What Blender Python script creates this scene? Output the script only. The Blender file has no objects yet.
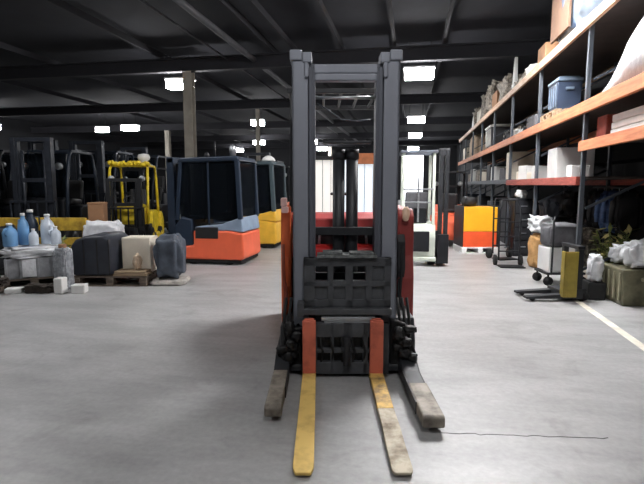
import bpy, bmesh, math, random
from mathutils import Vector, Matrix, noise, Euler
random.seed(7)
S = bpy.context.scene
COL = S.collection
PI = math.pi
YAW = math.radians(10.5)          # the camera looks 10.5 degrees left of the aisle (+Y)
PITCH = math.radians(6.72)
CAMH = 1.37
FPX = 484.0

def W(lat, d, z=0.0):             # sideways / forward of the viewer -> world
    return Vector((lat*math.cos(YAW)-d*math.sin(YAW), lat*math.sin(YAW)+d*math.cos(YAW), z))

# ------------------------------------------------------------------ materials
def lin(c):
    c = c/255.0
    return c/12.92 if c <= .04045 else ((c+.055)/1.055)**2.4
MATS = {}
def mat(name, rgb, rough=.55, metal=0.0, var=.18, scale=6.0, bump=0.0, rgb2=None, lo=.35, hi=.7, spec=.5, stretch=(1,1,1)):
    if name in MATS: return MATS[name]
    m = bpy.data.materials.new(name); m.use_nodes = True
    nt = m.node_tree; N = nt.nodes; L = nt.links
    b = N['Principled BSDF']
    tc = N.new('ShaderNodeTexCoord'); mp = N.new('ShaderNodeMapping'); mp.inputs['Scale'].default_value = stretch
    L.new(tc.outputs['Object'], mp.inputs['Vector'])
    nz = N.new('ShaderNodeTexNoise'); nz.inputs['Scale'].default_value = scale; nz.inputs['Detail'].default_value = 5
    nz.inputs['Roughness'].default_value = .6
    L.new(mp.outputs['Vector'], nz.inputs['Vector'])
    cr = N.new('ShaderNodeValToRGB')
    a = [lin(v) for v in rgb]
    c2 = [lin(v) for v in rgb2] if rgb2 else [v*(1-var) for v in a]
    c1 = a if rgb2 else [min(1, v*(1+var)) for v in a]
    cr.color_ramp.elements[0].color = (*c2, 1); cr.color_ramp.elements[0].position = lo
    cr.color_ramp.elements[1].color = (*c1, 1); cr.color_ramp.elements[1].position = hi
    L.new(nz.outputs['Fac'], cr.inputs['Fac']); L.new(cr.outputs['Color'], b.inputs['Base Color'])
    b.inputs['Roughness'].default_value = rough; b.inputs['Metallic'].default_value = metal
    b.inputs['Specular IOR Level'].default_value = spec
    if bump:
        bp = N.new('ShaderNodeBump'); bp.inputs['Strength'].default_value = bump; bp.inputs['Distance'].default_value = .02
        L.new(nz.outputs['Fac'], bp.inputs['Height']); L.new(bp.outputs['Normal'], b.inputs['Normal'])
    MATS[name] = m
    return m
def emis(name, rgb, s):
    if name in MATS: return MATS[name]
    m = bpy.data.materials.new(name); m.use_nodes = True
    b = m.node_tree.nodes['Principled BSDF']
    c = [lin(v) for v in rgb]
    b.inputs['Base Color'].default_value = (*c, 1); b.inputs['Emission Color'].default_value = (*c, 1)
    b.inputs['Emission Strength'].default_value = s
    MATS[name] = m; return m
def glass(name, rgb, rough=.05, trans=.9):
    m = bpy.data.materials.new(name); m.use_nodes = True
    b = m.node_tree.nodes['Principled BSDF']
    b.inputs['Base Color'].default_value = (*[lin(v) for v in rgb], 1)
    b.inputs['Roughness'].default_value = rough; b.inputs['Transmission Weight'].default_value = trans
    b.inputs['IOR'].default_value = 1.1
    MATS[name] = m; return m

# ------------------------------------------------------------------ mesh building
class MB:
    def __init__(s): s.bm = bmesh.new()
    def box(s, x0, x1, y0, y1, z0, z1, rot=None, piv=None):
        vs = [s.bm.verts.new(v) for v in ((x0,y0,z0),(x1,y0,z0),(x1,y1,z0),(x0,y1,z0),(x0,y0,z1),(x1,y0,z1),(x1,y1,z1),(x0,y1,z1))]
        for f in ((0,3,2,1),(4,5,6,7),(0,1,5,4),(1,2,6,5),(2,3,7,6),(3,0,4,7)): s.bm.faces.new([vs[i] for i in f])
        if rot:
            R = Euler(rot).to_matrix(); c = Vector(piv or ((x0+x1)/2,(y0+y1)/2,(z0+z1)/2))
            for v in vs: v.co = R @ (v.co-c) + c
        return s
    def bar(s, p, q, w=.05, h=None):            # rectangular bar from p to q
        p = Vector(p); q = Vector(q); d = (q-p); l = d.length; d.normalize()
        h = h or w
        up = Vector((0,0,1)) if abs(d.z) < .95 else Vector((0,1,0))
        a = d.cross(up).normalized()*w/2; b = a.cross(d).normalized()*h/2
        vs = [s.bm.verts.new(o+i*a+j*b) for o in (p,q) for i,j in ((-1,-1),(1,-1),(1,1),(-1,1))]
        for f in ((0,1,2,3),(7,6,5,4),(0,4,5,1),(1,5,6,2),(2,6,7,3),(3,7,4,0)): s.bm.faces.new([vs[i] for i in f])
        return s
    def tube(s, pts, r=.02, n=10, r2=None):
        pts = [Vector(p) for p in pts]; rings = []
        for i, p in enumerate(pts):
            d = (pts[min(i+1,len(pts)-1)]-pts[max(i-1,0)]).normalized()
            up = Vector((0,0,1)) if abs(d.z) < .9 else Vector((1,0,0))
            a = d.cross(up).normalized(); b = a.cross(d).normalized()
            rr = r if r2 is None else r+(r2-r)*i/(len(pts)-1)
            rings.append([s.bm.verts.new(p+(a*math.cos(2*PI*k/n)+b*math.sin(2*PI*k/n))*rr) for k in range(n)])
        for A,B in zip(rings, rings[1:]):
            for k in range(n): s.bm.faces.new((A[k],A[(k+1)%n],B[(k+1)%n],B[k]))
        s.bm.faces.new(rings[0][::-1]); s.bm.faces.new(rings[-1])
        return s
    def cyl(s, p, q, r, n=20, r2=None): return s.tube([p,q], r, n, r2)
    def prism(s, poly, axis, a, b):              # polygon in the two other axes, extruded from a to b along axis
        def mk(u, v, w): return {'x':(w,u,v),'y':(u,w,v),'z':(u,v,w)}[axis]
        A = [s.bm.verts.new(mk(u,v,a)) for u,v in poly]; B = [s.bm.verts.new(mk(u,v,b)) for u,v in poly]
        n = len(poly)
        s.bm.faces.new(A[::-1]); s.bm.faces.new(B)
        for i in range(n): s.bm.faces.new((A[i],A[(i+1)%n],B[(i+1)%n],B[i]))
        return s
    def lathe(s, prof, c=(0,0,0), n=20):
        rings = [[s.bm.verts.new((c[0]+r*math.cos(2*PI*k/n), c[1]+r*math.sin(2*PI*k/n), c[2]+z)) for k in range(n)] for r,z in prof]
        for A,B in zip(rings, rings[1:]):
            for k in range(n): s.bm.faces.new((A[k],A[(k+1)%n],B[(k+1)%n],B[k]))
        s.bm.faces.new(rings[0][::-1]); s.bm.faces.new(rings[-1]); return s
    def blob(s, c, size, pw=.6, amp=.12, freq=3.0, seed=0, sub=4, flat=True, amp2=.0):
        r = bmesh.ops.create_icosphere(s.bm, subdivisions=sub, radius=1)
        c = Vector(c); hx, hy, hz = size[0]/2, size[1]/2, size[2]/2
        for v in r['verts']:
            d = v.co.normalized()
            u = Vector([math.copysign(abs(t)**pw, t) for t in d])
            k = 1+amp*noise.noise(d*freq+Vector((seed*3.7,seed*1.3,0)))+amp2*noise.noise(d*freq*4+Vector((seed,0,9)))
            p = Vector((u.x*hx*k, u.y*hy*k, u.z*hz*k))
            if flat: p.z = max(p.z, -hz)
            v.co = c+Vector((0,0,hz))+p
        return s
    def build(s, name, m, parent=None, bev=0.0, smooth=False, loc=None, rz=0):
        bmesh.ops.recalc_face_normals(s.bm, faces=s.bm.faces)
        me = bpy.data.meshes.new(name); s.bm.to_mesh(me); s.bm.free()
        me.materials.append(m)
        if smooth:
            for p in me.polygons: p.use_smooth = True
        o = bpy.data.objects.new(name, me); COL.objects.link(o)
        if parent: o.parent = parent
        if loc is not None: o.location = loc
        o.rotation_euler.z = rz
        if bev:
            md = o.modifiers.new('Bevel','BEVEL'); md.width = bev; md.segments = 2; md.limit_method = 'ANGLE'
        return o

def tag(o, label, cat, group=None, kind=None):
    o['label'] = label; o['category'] = cat
    if group: o['group'] = group
    if kind: o['kind'] = kind
    return o
def thing(name, label, cat, loc=(0,0,0), rz=0, group=None, scale=1):
    o = bpy.data.objects.new(name, None); COL.objects.link(o); o.empty_display_size = .1
    o.location = loc; o.rotation_euler.z = rz; o.scale = (scale,)*3
    return tag(o, label, cat, group)
def struct(o): o['kind'] = 'structure'; return o
def copy_tree(o, parent=None):
    c = o.copy(); COL.objects.link(c)
    if parent is not None: c.parent = parent
    for ch in [q for q in S.objects if q.parent == o]: copy_tree(ch, c)
    return c
def clone(o, loc, rz, label, group=None, scale=None):
    c = copy_tree(o); c.location = loc; c.rotation_euler.z = rz; c['label'] = label
    if group: c['group'] = group
    elif 'group' in c: del c['group']
    if scale: c.scale = (scale,)*3
    return c

# palette
steel_grey = mat('mast_grey_paint',(134,138,148),.5,.2,.10,3,stretch=(1,1,.25))
steel_dark = mat('dark_steel',(50,51,55),.5,.35,.2,5)
black_steel = mat('black_frame_paint',(38,40,44),.5,.1,.3,8)
greasy = mat('greasy_black',(20,20,22),.45,.1,.6,22,.6)
rubber = mat('black_rubber',(22,22,23),.8,0,.2,10)
bright_steel = mat('bare_steel',(175,178,182),.35,.8,.25,9,stretch=(.3,1,1))
chrome = mat('chrome_rod',(205,208,212),.18,1,.05)
fork_red = mat('fork_red_primer',(206,108,84),.65,0,.15,7,rgb2=(164,82,64),lo=.3,hi=.55)
fork_yel = mat('fork_yellow_paint',(228,194,112),.6,0,.1,5,rgb2=(192,156,84),lo=.3,hi=.5)
fork_worn = mat('worn_fork_steel',(188,178,158),.6,.1,.1,7,rgb2=(112,98,78),lo=.35,hi=.6)
leg_worn = mat('scuffed_leg_steel',(150,142,130),.6,.1,.2,9,rgb2=(78,70,62),lo=.3,hi=.62)
orange = mat('orange_paint',(226,108,58),.45,0,.1,4)
red = mat('red_paint',(186,66,64),.5,0,.12,4)
brick_red = mat('dull_red_paint',(142,56,52),.5,0,.15,5)
coral = mat('coral_orange_paint',(232,104,70),.42,0,.07,3)
yellow = mat('yellow_paint',(236,184,62),.5,0,.12,4)
lemon = mat('bright_yellow_paint',(226,196,40),.5,0,.2,8)
navy = mat('navy_paint',(30,44,62),.45,.1,.15,5)
slate_blue = mat('slate_blue_paint',(132,150,172),.5,0,.12,4)
graphite = mat('graphite_paint',(22,24,29),.5,.2,.25,6)
mast_worn = mat('worn_mast_grey',(44,48,56),.45,.3,.3,7)
mid_grey = mat('mid_grey_paint',(96,102,112),.5,.2,.2,6)
teal_dark = mat('dark_teal_paint',(62,76,82),.45,.1,.12,5)
pale = mat('pale_celadon_paint',(206,214,202),.5,0,.1,4)
vinyl = mat('black_vinyl',(26,26,28),.6,0,.2,12)
red_vinyl = mat('red_vinyl',(190,44,42),.5,0,.15,8)
cab_glass = glass('smoked_cab_glass',(62,70,80))
wood = mat('pale_pallet_wood',(182,160,132),.75,0,.15,5,.15,rgb2=(120,100,78),stretch=(1,6,6))
old_wood = mat('grey_old_wood',(128,116,104),.8,0,.15,5,.15,rgb2=(70,60,52),stretch=(1,6,6))
white_p = mat('white_plastic',(228,228,226),.5,0,.06,4)
white_film = mat('white_film',(218,220,224),.35,0,.1,14,.5)
silver_film = mat('silver_wrap',(168,172,178),.35,.3,.35,18,.9)
blue_p = mat('blue_plastic',(112,160,205),.4,0,.1,5)
dk_blue_p = mat('denim_blue',(70,92,132),.8,0,.25,14,.3)
navy_tarp = mat('navy_tarp',(40,44,54),.5,0,.2,6,.3)
slate_tarp = mat('slate_tarp',(74,82,94),.6,0,.3,7,.5)
carton = mat('brown_cardboard',(150,112,82),.8,0,.12,4)
cream = mat('cream_board',(228,220,204),.7,0,.08,5)
cream_sack = mat('beige_sackcloth',(206,184,160),.9,0,.2,10,.5)
grey_fab = mat('grey_fabric',(92,92,96),.9,0,.2,10,.3)
rack_post = mat('rack_post_grey',(74,80,88),.5,.2,.15,6)
rack_orange = mat('rack_orange_beam',(222,146,98),.55,0,.12,5,rgb2=(190,108,68),stretch=(6,.5,6))
rack_pale = mat('pale_beam_edge',(226,196,166),.6,0,.12,6,rgb2=(186,140,106),stretch=(6,.5,6))
rack_red = mat('rack_red_beam',(186,88,72),.55,0,.2,8,rgb2=(140,58,48),stretch=(6,.6,6))
deck_mat = mat('shelf_deck_board',(52,44,40),.8,0,.2,5)
lamp_shell = mat('lamp_housing',(210,210,212),.5,0,.03)
lamp_on = emis('lamp_diffuser',(253,252,252),50.0)
lamp_on_cool = lamp_on
leaf_m = mat('leaf_green',(122,134,78),.6,0,.3,12)
leaf_y = mat('yellow_flower',(216,206,140),.6,0,.2,12)
terracotta = mat('dark_pot',(58,52,48),.7,0,.2,8)
olive = mat('olive_bin_plastic',(128,124,100),.5,0,.2,7,rgb2=(84,82,64))
junk = mat('mixed_scrap',(176,166,152),.7,0,.4,16,.8,rgb2=(76,70,64))
ochre = mat('ochre_guard',(156,138,58),.55,0,.2,6)

# ------------------------------------------------------------------ floor, walls, ceiling
XL, XR, YB, YF, HC = -24.0, 3.9, -7.0, 46.0, 5.35
def concrete():
    m = bpy.data.materials.new('concrete_floor'); m.use_nodes = True
    nt = m.node_tree; N = nt.nodes; L = nt.links; b = N['Principled BSDF']
    tc = N.new('ShaderNodeTexCoord')
    def nz(scale, detail=6, stretch=(1,1,1), rot=0, dist=0):
        mp = N.new('ShaderNodeMapping'); mp.inputs['Scale'].default_value = stretch; mp.inputs['Rotation'].default_value = (0,0,rot)
        t = N.new('ShaderNodeTexNoise'); t.inputs['Scale'].default_value = scale; t.inputs['Detail'].default_value = detail
        t.inputs['Roughness'].default_value = .62; t.inputs['Distortion'].default_value = dist
        L.new(tc.outputs['Object'], mp.inputs['Vector']); L.new(mp.outputs['Vector'], t.inputs['Vector']); return t
    big = nz(.55, 5, dist=.6); streak = nz(2.2, 8, (.5,1.8,1), -YAW); fine = nz(26, 4); blot = nz(1.6, 4, dist=1.2)
    r1 = N.new('ShaderNodeValToRGB'); r1.color_ramp.elements[0].position=.3; r1.color_ramp.elements[1].position=.72
    r1.color_ramp.elements[0].color=(.33,.33,.33,1); r1.color_ramp.elements[1].color=(.43,.432,.435,1)
    L.new(big.outputs['Fac'], r1.inputs['Fac'])
    r2 = N.new('ShaderNodeValToRGB'); r2.color_ramp.elements[0].position=.34; r2.color_ramp.elements[1].position=.6
    r2.color_ramp.elements[0].color=(.78,.78,.775,1); r2.color_ramp.elements[1].color=(1,1,1,1)
    L.new(streak.outputs['Fac'], r2.inputs['Fac'])
    r3 = N.new('ShaderNodeValToRGB'); r3.color_ramp.elements[0].position=.3; r3.color_ramp.elements[1].position=.7
    r3.color_ramp.elements[0].color=(.88,.88,.88,1); r3.color_ramp.elements[1].color=(1.06,1.06,1.06,1)
    L.new(fine.outputs['Fac'], r3.inputs['Fac'])
    r4 = N.new('ShaderNodeValToRGB'); r4.color_ramp.elements[0].position=.28; r4.color_ramp.elements[1].position=.44
    r4.color_ramp.elements[0].color=(.78,.775,.76,1); r4.color_ramp.elements[1].color=(1,1,1,1)
    L.new(blot.outputs['Fac'], r4.inputs['Fac'])
    prev = r1.outputs['Color']
    for r in (r2, r3, r4):
        mx = N.new('ShaderNodeMixRGB'); mx.blend_type='MULTIPLY'; mx.inputs['Fac'].default_value=1
        L.new(prev, mx.inputs['Color1']); L.new(r.outputs['Color'], mx.inputs['Color2']); prev = mx.outputs['Color']
    L.new(prev, b.inputs['Base Color'])
    rr = N.new('ShaderNodeMapRange'); rr.inputs['To Min'].default_value=.34; rr.inputs['To Max'].default_value=.5
    L.new(big.outputs['Fac'], rr.inputs['Value']); L.new(rr.outputs['Result'], b.inputs['Roughness'])
    bp = N.new('ShaderNodeBump'); bp.inputs['Strength'].default_value=.08; bp.inputs['Distance'].default_value=.01
    L.new(fine.outputs['Fac'], bp.inputs['Height']); L.new(bp.outputs['Normal'], b.inputs['Normal'])
    return m
struct(MB().box(XL-.2,XR+.2,YB-.2,YF+.2,-.12,0).build('floor', concrete()))
wall_m = mat('dark_wall_cladding',(30,31,35),.85,0,.15,1.5)
ceil_m = mat('dark_ceiling_deck',(40,41,48),.95,0,.15,1.2)
beam_m = mat('ceiling_beam_paint',(44,44,49),.95,.1,.12,2)
struct(MB().box(XL-.2,XL,YB,YF,0,HC).build('wall_left', wall_m))
struct(MB().box(XR,XR+.2,YB,YF,0,HC).build('wall_right', wall_m))
struct(MB().box(XL-.2,XR+.2,YF,YF+.2,0,HC).build('wall_back', wall_m))
struct(MB().box(XL-.2,XR+.2,YB-.2,YB,0,HC).build('wall_front', wall_m))
b = MB().box(XL-.2,XR+.2,YB-.2,YF+.2,HC,HC+.15)
struct(b.build('ceiling', ceil_m))
for i, yb in enumerate((-1,6.6,13.6,20.6,27.6,34.6,41.6)):
    q = MB().box(XL,XR,yb-.11,yb+.11,4.64,4.68).box(XL,XR,yb-.11,yb+.11,4.98,5.02).box(XL,XR,yb-.02,yb+.02,4.66,5.0)
    struct(q.build('ceiling_beam', beam_m))
for xj in (-14.6,-11,-7.3,-3.9,-3.3,-1.97,-.54,.73):
    struct(MB().bar((xj,YB,5.12),(xj,YF,5.12),.07,.16).build('ceiling_joist', beam_m))
tag(MB().tube([(-4.47,-6.9,4.88),(-4.47,13.3,4.88),(-4.47,45.9,4.88)],.075,14).build('ceiling_pipe', mat('pipe_grey',(84,84,88),.6,.2,.1),smooth=True),
    'thick grey pipe running along under the dark ceiling','pipe')
tag(MB().tube([(-5.3,-6.9,4.96),(-5.3,45.9,4.96)],.03,10).build('conduit', MATS['pipe_grey'],smooth=True),'thin grey conduit running beside the thick ceiling pipe','pipe')
# columns
col_m = mat('column_cream_paint',(158,152,142),.7,0,.15,3)
def column(x, y, w=.28):
    q = MB().box(x-w/2,x+w/2,y-w/2,y-w/2+.03,0,4.63).box(x-w/2,x+w/2,y+w/2-.03,y+w/2,0,4.63).box(x-.02,x+.02,y-w/2+.02,y+w/2-.02,0,4.63)
    q.box(x-w*.75,x+w*.75,y-w*.75,y+w*.75,0,.03)
    struct(q.build('column', col_m))
for px, py in ((-6.47,13.6),(-14.6,13.6),(-14.6,27.6),(-7.0,41.6)): column(px,py,.26)
column(-6.65,20.6,.15)
# painted line, crack, far daylight door
struct(MB().box(1.92,2.0,-1,6.3,.0,.0015).build('floor_marking', mat('cream_line_paint',(226,220,206),.6,0,.2,5)))
ck = MB(); pts = []
for i in range(26):
    t = i/25; p = W(.66+.9*t, 2.55-.06*t)
    pts.append((p.x+.012*noise.noise(Vector((i*.7,0,0))), p.y+.02*noise.noise(Vector((i*.9,3,0)))))
for a, c in zip(pts, pts[1:]): ck.bar((a[0],a[1],.0005),(c[0],c[1],.0005),.006,.0012)
struct(ck.build('floor_crack', mat('crack_dark',(58,56,54),.9)))
dr = MB().box(-.95,.95,YF-.05,YF-.02,.0,4.3).build('door_1', emis('daylight_curtain',(248,250,255),3.0)); struct(dr)
fr = MB().box(-1.1,-.95,YF-.1,YF-.01,0,4.45).box(.95,1.1,YF-.1,YF-.01,0,4.45).box(-1.1,1.1,YF-.1,YF-.01,4.3,4.45)
fr.build('door_frame', beam_m, dr)

# ------------------------------------------------------------------ lamps
def lamp_proto():
    r = thing('ceiling_lamp','','lamp')
    MB().box(-.42,.42,-.22,.22,.22,.27).build('housing', lamp_shell, r, .01)
    MB().box(-.39,.39,-.19,.19,-.03,.219).build('diffuser', lamp_on, r, .02)
    for x in (-.3,.3): MB().bar((x,0,.271),(x,0,.95),.015).build('hanger', steel_dark, r)
    return r
LP = None
LAMPS = [(-6.98,14.1,'bright panel lamp beside the cream column top',1.0),(-14.9,24.1,'wider of two lamps over the parked dark trucks on the left',1.1),
 (-16.9,24.6,'smaller lamp just left of a wider lamp, far left of the hall',.75),(-7.53,23.3,'small bright lamp above the yellow truck with the dome',.75),
 (-7.56,40.8,'farthest lamp seen through the left of the truck mast',1.1),(-21.85,22.4,'lamp at the left edge of the photo over the dark trucks',1.0),
 (.12,14.0,'nearest lamp of the aisle row, highest beside the mast',1.0),(.11,23.6,'second lamp of the aisle row beside the mast',1.0),
 (.1,30.9,'third lamp of the aisle row, above the bright far door',1.0),(0,42,'lowest and farthest lamp of the aisle row',1.1),
 (-10.9,34,'distant lamp above the yellow overhead guard',1.0),(-6.9,34,'distant lamp just left of the truck mast',.6),
 (-15,41,'distant lamp behind the dark masts on the left',.9),
 (1.0,7.5,'lamp overhead lighting the aisle by the racking',1.5),(1.0,6.9,'added second overhead lamp by the racking, nearer the viewer',1.5),(1.0,6.3,'added third overhead lamp by the racking, nearest the viewer',1.5),(.4,.6,'added fill lamp overhead close to the viewer',.8),(-5.9,5.3,'added fill lamp overhead by the silver wrapped goods',1.1),(-3.5,-2.5,'added fill lamp overhead behind the viewer',.4)]  # second and third racking lamps and the fill lamps are unseen additions
for x, y, lb, sc in LAMPS:
    if LP is None:
        LP = lamp_proto(); o = LP; o.location = (x,y,4.3); o['label'] = lb
    else: o = clone(LP,(x,y,4.3),0,lb)
    o['group'] = 'ceiling lamps'; o.scale = (sc,1,1)

# ------------------------------------------------------------------ the reach truck in the middle
HERO = thing('reach_truck','orange and black reach truck with lowered mast standing in the open aisle','forklift',W(.165,3.43),YAW)
h = HERO
def hp(mb, name, m, bev=.004, smooth=False, parent=None): return mb.build(name, m, parent or h, bev, smooth)
# mast: outer and inner channels each side
for s in (-1,1):
    q = MB().box(*sorted((s*.372,s*.262)),.0,.016,.10,2.27).box(*sorted((s*.372,s*.355)),.0,.15,.10,2.27).box(*sorted((s*.372,s*.262)),.134,.15,.10,2.27)
    o = hp(q,'outer_mast_channel',steel_grey,.004)
    q = MB().box(*sorted((s*.262,s*.212)),.03,.16,.12,2.20).box(*sorted((s*.258,s*.228)),.02,.03,.12,2.18)
    o = hp(q,'inner_mast_channel',mat('mast_inner_grey',(90,93,102),.5,.2,.12,3,stretch=(1,1,.25)),.004)
    q = MB().box(*sorted((s*.385,s*.30)),-.015,.165,2.215,2.285).box(*sorted((s*.30,s*.235)),-.01,.12,2.20,2.27)
    q.box(*sorted((s*.285,s*.255)),-.02,.02,2.10,2.20)
    hp(q,'mast_head_bracket',steel_grey,.008)
    q = MB().bar((s*.20,.075,.55),(s*.20,.075,2.12),.022,.012)
    hp(q,'lift_chain',black_steel,0) if False else q.bm.free()
q = MB().box(-.255,.255,.03,.11,2.135,2.20).box(-.215,.215,.02,.09,2.085,2.135)
hp(q,'mast_top_tie',steel_grey,.01)
hp(MB().cyl((-.21,.1,1.985),(.21,.1,1.985),.012,14),'sheave_shaft',bright_steel,0,True)
hp(MB().box(-.30,.30,.13,.17,1.0,1.06).box(-.30,.30,.13,.17,.62,.72),'mast_cross_tie',black_steel)
for s in (-1,1):
    c = hp(MB().cyl((.01+s*.05,.22,.3),(.01+s*.05,.22,1.56),.045,20),'lift_cylinder',black_steel,0,True)
    hp(MB().cyl((.01+s*.05,.22,1.56),(.01+s*.05,.22,1.63),.05,20),'cylinder_head',steel_dark,0,True,c)
hp(MB().tube([(-.20,.3,1.98),(-.12,.3,1.93),(-.02,.3,1.86),(.1,.3,1.85),(.2,.3,1.86)],.006,6),'cable',mid_grey,0,True)
hp(MB().box(-.16,.19,.10,.16,1.665,1.685),'cylinder_bridge',steel_dark)
# upper carriage with two rows of cells
q = MB(); y0, y1 = -.06, -.01
X0,X1 = -.295,.325
for a,c in ((.80,.86),(.655,.695),(.505,.56)): q.box(X0,X1,y0,y1,a,c)
for a,c in ((X0,-.215),(-.125,-.085),(.0,.055),(.145,.19),(.275,X1)): q.box(a,c,y0,y1,.505,.86)
carr = mat('carriage_paint',(70,72,76),.5,.1,.25,9)
hp(q,'upper_carriage',carr,.004)
for a,c,za,zc in ((.19,.275,.695,.80),(-.215,-.125,.56,.655),(-.085,.0,.56,.655),(.055,.145,.56,.655),(.19,.275,.56,.655)):
    hp(MB().box(a,c,y0+.02,y1-.01,za,zc),'carriage_backing_plate',mat('carriage_plate',(76,78,82),.55,.2,.25,12),0)
hp(MB().box(-.31,.33,-.10,.02,.455,.505).box(-.34,-.29,-.10,-.02,.44,.55),'carriage_crossbar',carr,.008)
hp(MB().box(-.2,.22,-.09,.06,.862,.885).box(-.16,-.02,-.08,.04,.885,.905).box(.03,.2,-.08,.04,.885,.90),'carriage_top_ledge',mat('dusty_steel',(108,112,112),.7,.2,.5,25,.4),.004)
hp(MB().box(-.17,.21,-.10,-.04,.415,.445).cyl((-.15,-.08,.405),(.19,-.08,.405),.018,12),'silver_roller_bar',bright_steel,.006)
# lower fork carriage
q = MB(); y0,y1 = -.11,-.06
for a,c in ((.30,.40),(.185,.215),(.03,.115)): q.box(-.30,.31,y0,y1,a,c)
for a,c in ((-.30,-.20),(-.105,-.08),(-.015,.05),(.125,.16),(.235,.31)): q.box(a,c,y0,y1,.03,.40)
hp(q,'fork_carriage',carr,.004)
hp(MB().box(-.285,.295,-.06,-.03,.06,.38),'carriage_back',greasy,0)
hp(MB().cyl((.01,-.125,.1),(.01,-.125,.31),.028,16).box(-.03,.05,-.14,-.1,.20,.235),'tilt_cylinder',steel_dark,.004,True)
for k in range(5):
    x = -.17+.075*k
    hp(MB().tube([(x,-.1,.12),(x+.01,-.118,.2),(x-.01,-.115,.28),(x+.015,-.08,.36)],.008,8),'hydraulic_hose',rubber,0,True)
# forks
def fork(xc, worn):
    f = hp(MB().prism([(-.155,.028),(-.155,.425),(-.118,.432),(-.112,.028)],'x',xc-.047,xc+.047),'fork',fork_red,.006)
    hp(MB().box(xc-.035,xc+.035,-.125,-.10,.40,.44),'fork_hook',fork_red,.008,False,f)
    L = -1.30
    def seg(a, c, wa, wc, dx0, dx1, za, zc, ta, tc):
        m = MB(); vs=[]
        for yy,w,dx,z,t in ((a,wa,dx0,za,ta),(c,wc,dx1,zc,tc)):
            vs.append([m.bm.verts.new(v) for v in ((xc+dx-w,yy,z),(xc+dx+w,yy,z),(xc+dx+w,yy,z+t),(xc+dx-w,yy,z+t))])
        A,B = vs
        m.bm.faces.new(A); m.bm.faces.new(B[::-1])
        for i in range(4): m.bm.faces.new((A[i],B[i],B[(i+1)%4],A[(i+1)%4]))
        return m
    def blade(y0_, y1_, name, m, tip):
        mb = MB(); rings = []
        n = 34
        for i in range(n+1):
            t = i/n; yy = y0_+(y1_-y0_)*t
            g = (yy+.112)/(L+.112)
            wd = .047
            wd *= 1+.10*g
            if tip and t > .94: wd *= math.sqrt(max(.12, 1-((t-.94)/.06)**2*.5))
            th = .042-.026*g; z0 = .012
            sag = .006*noise.noise(Vector((xc*9, yy*4, 1))) if worn else 0
            rings.append([mb.bm.verts.new(v) for v in ((xc-wd+sag,yy,z0),(xc+wd+sag,yy,z0),(xc+wd+sag,yy,z0+th),(xc-wd+sag,yy,z0+th))])
        for A,B in zip(rings,rings[1:]):
            for i in range(4): mb.bm.faces.new((A[i],B[i],B[(i+1)%4],A[(i+1)%4]))
        mb.bm.faces.new(rings[0]); mb.bm.faces.new(rings[-1][::-1])
        return hp(mb,name,m,.004,False,f)
    if worn:
        o = blade(-.112,-.66,'blade',fork_yel_worn,False); o['label'] = 'chipped yellow half of the fork blade'
        o = blade(-.662,L,'blade_tip',fork_worn,True); o['label'] = 'bare worn grey end of the fork blade'
    else:
        blade(-.112,L,'blade',fork_yel,True)
    return f
fork_yel_worn = mat('fork_yellow_chipped',(214,176,96),.6,0,.1,8,rgb2=(128,104,72),lo=.4,hi=.56)
fork(-.255,False); fork(.218,True)
# straddle legs with rollers
for s in (-1,1):
    x0,x1 = (.39,.515) if s>0 else (-.50,-.40)
    yt = -.90 if s>0 else -.77
    ym = -.42 if s>0 else -.20
    q = MB().prism([(.5,.03),(.5,.20),(.0,.17),(-.2,.09),(ym,.085),(ym,.03)],'x',x0,x1)
    lg = hp(q,'straddle_leg',black_steel,.012)
    o = hp(MB().prism([(ym-.001,.03),(ym-.001,.10),(yt+.02,.105),(yt,.09),(yt,.035)],'x',x0,x1),'leg_toe',leg_worn,.01,False,lg); o['label'] = 'scuffed bare grey toe of the leg'
    hp(MB().box(x0-.006 if s>0 else x1,x0 if s>0 else x1+.006,ym-.3,.4,.03,.105),'inner_edge_strip',black_steel,0,False,lg)  # dark strip along the inner side of the leg
    hp(MB().cyl((x0+.02,yt+.16,.032),(x1-.02,yt+.16,.032),.03,18),'load_wheel',rubber,0,True,lg)
# black lower frame and its clutter
q = MB().prism([(.0,.04),(.0,.20),(.06,.34),(.5,.34),(.5,.04)],'x',-.475,-.33)
hp(q,'frame_box',black_steel,.02)
q = MB().prism([(.0,.04),(.0,.24),(.06,.40),(.5,.40),(.5,.04)],'x',.345,.52)
hp(q,'frame_box',black_steel,.02)
hp(MB().prism([(-.47,.05),(-.465,.20),(-.40,.345),(-.305,.36),(-.305,.05)],'y',-.05,-.004),'mast_foot',greasy,.012)
hp(MB().prism([(.50,.05),(.49,.22),(.44,.38),(.325,.42),(.325,.05)],'y',-.05,-.004),'mast_foot',greasy,.012)
hp(MB().box(-.33,.345,.02,.5,.05,.18).prism([(-.06,.03),(-.06,.075),(.02,.11),(.02,.03)],'x',-.40,.44),'frame_skirt',black_steel,.01)
for s in (-1,1):
    for k in range(9):
        random.seed(40+k+(s>0)*20)
        x = s*(.34+random.random()*.12)+(.03 if s>0 else 0); z = .06+random.random()*.28
        hp(MB().blob((x,-.065-random.random()*.03,z),(.06+.04*random.random(),.06,.05+.05*random.random()),.8,.4,3,k,3,False),'hydraulic_fitting',greasy,0,True)
    for k in range(4):
        x = s*(.35+.035*k)+(.03 if s>0 else 0)
        hp(MB().tube([(x,-.01,.08),(x+s*.02,-.07,.16),(x-s*.02,-.06,.27),(x-s*.01,.02,.38),(x-s*.03,.05,.55)],.011,8),'hydraulic_hose',rubber,0,True)
hp(MB().blob((-.43,-.05,.10),(.05,.05,.05),.8,.2,3,2,3,False).blob((.47,-.06,.075),(.05,.05,.05),.8,.2,3,3,3,False),'grease_fitting',bright_steel,0,True)
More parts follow.
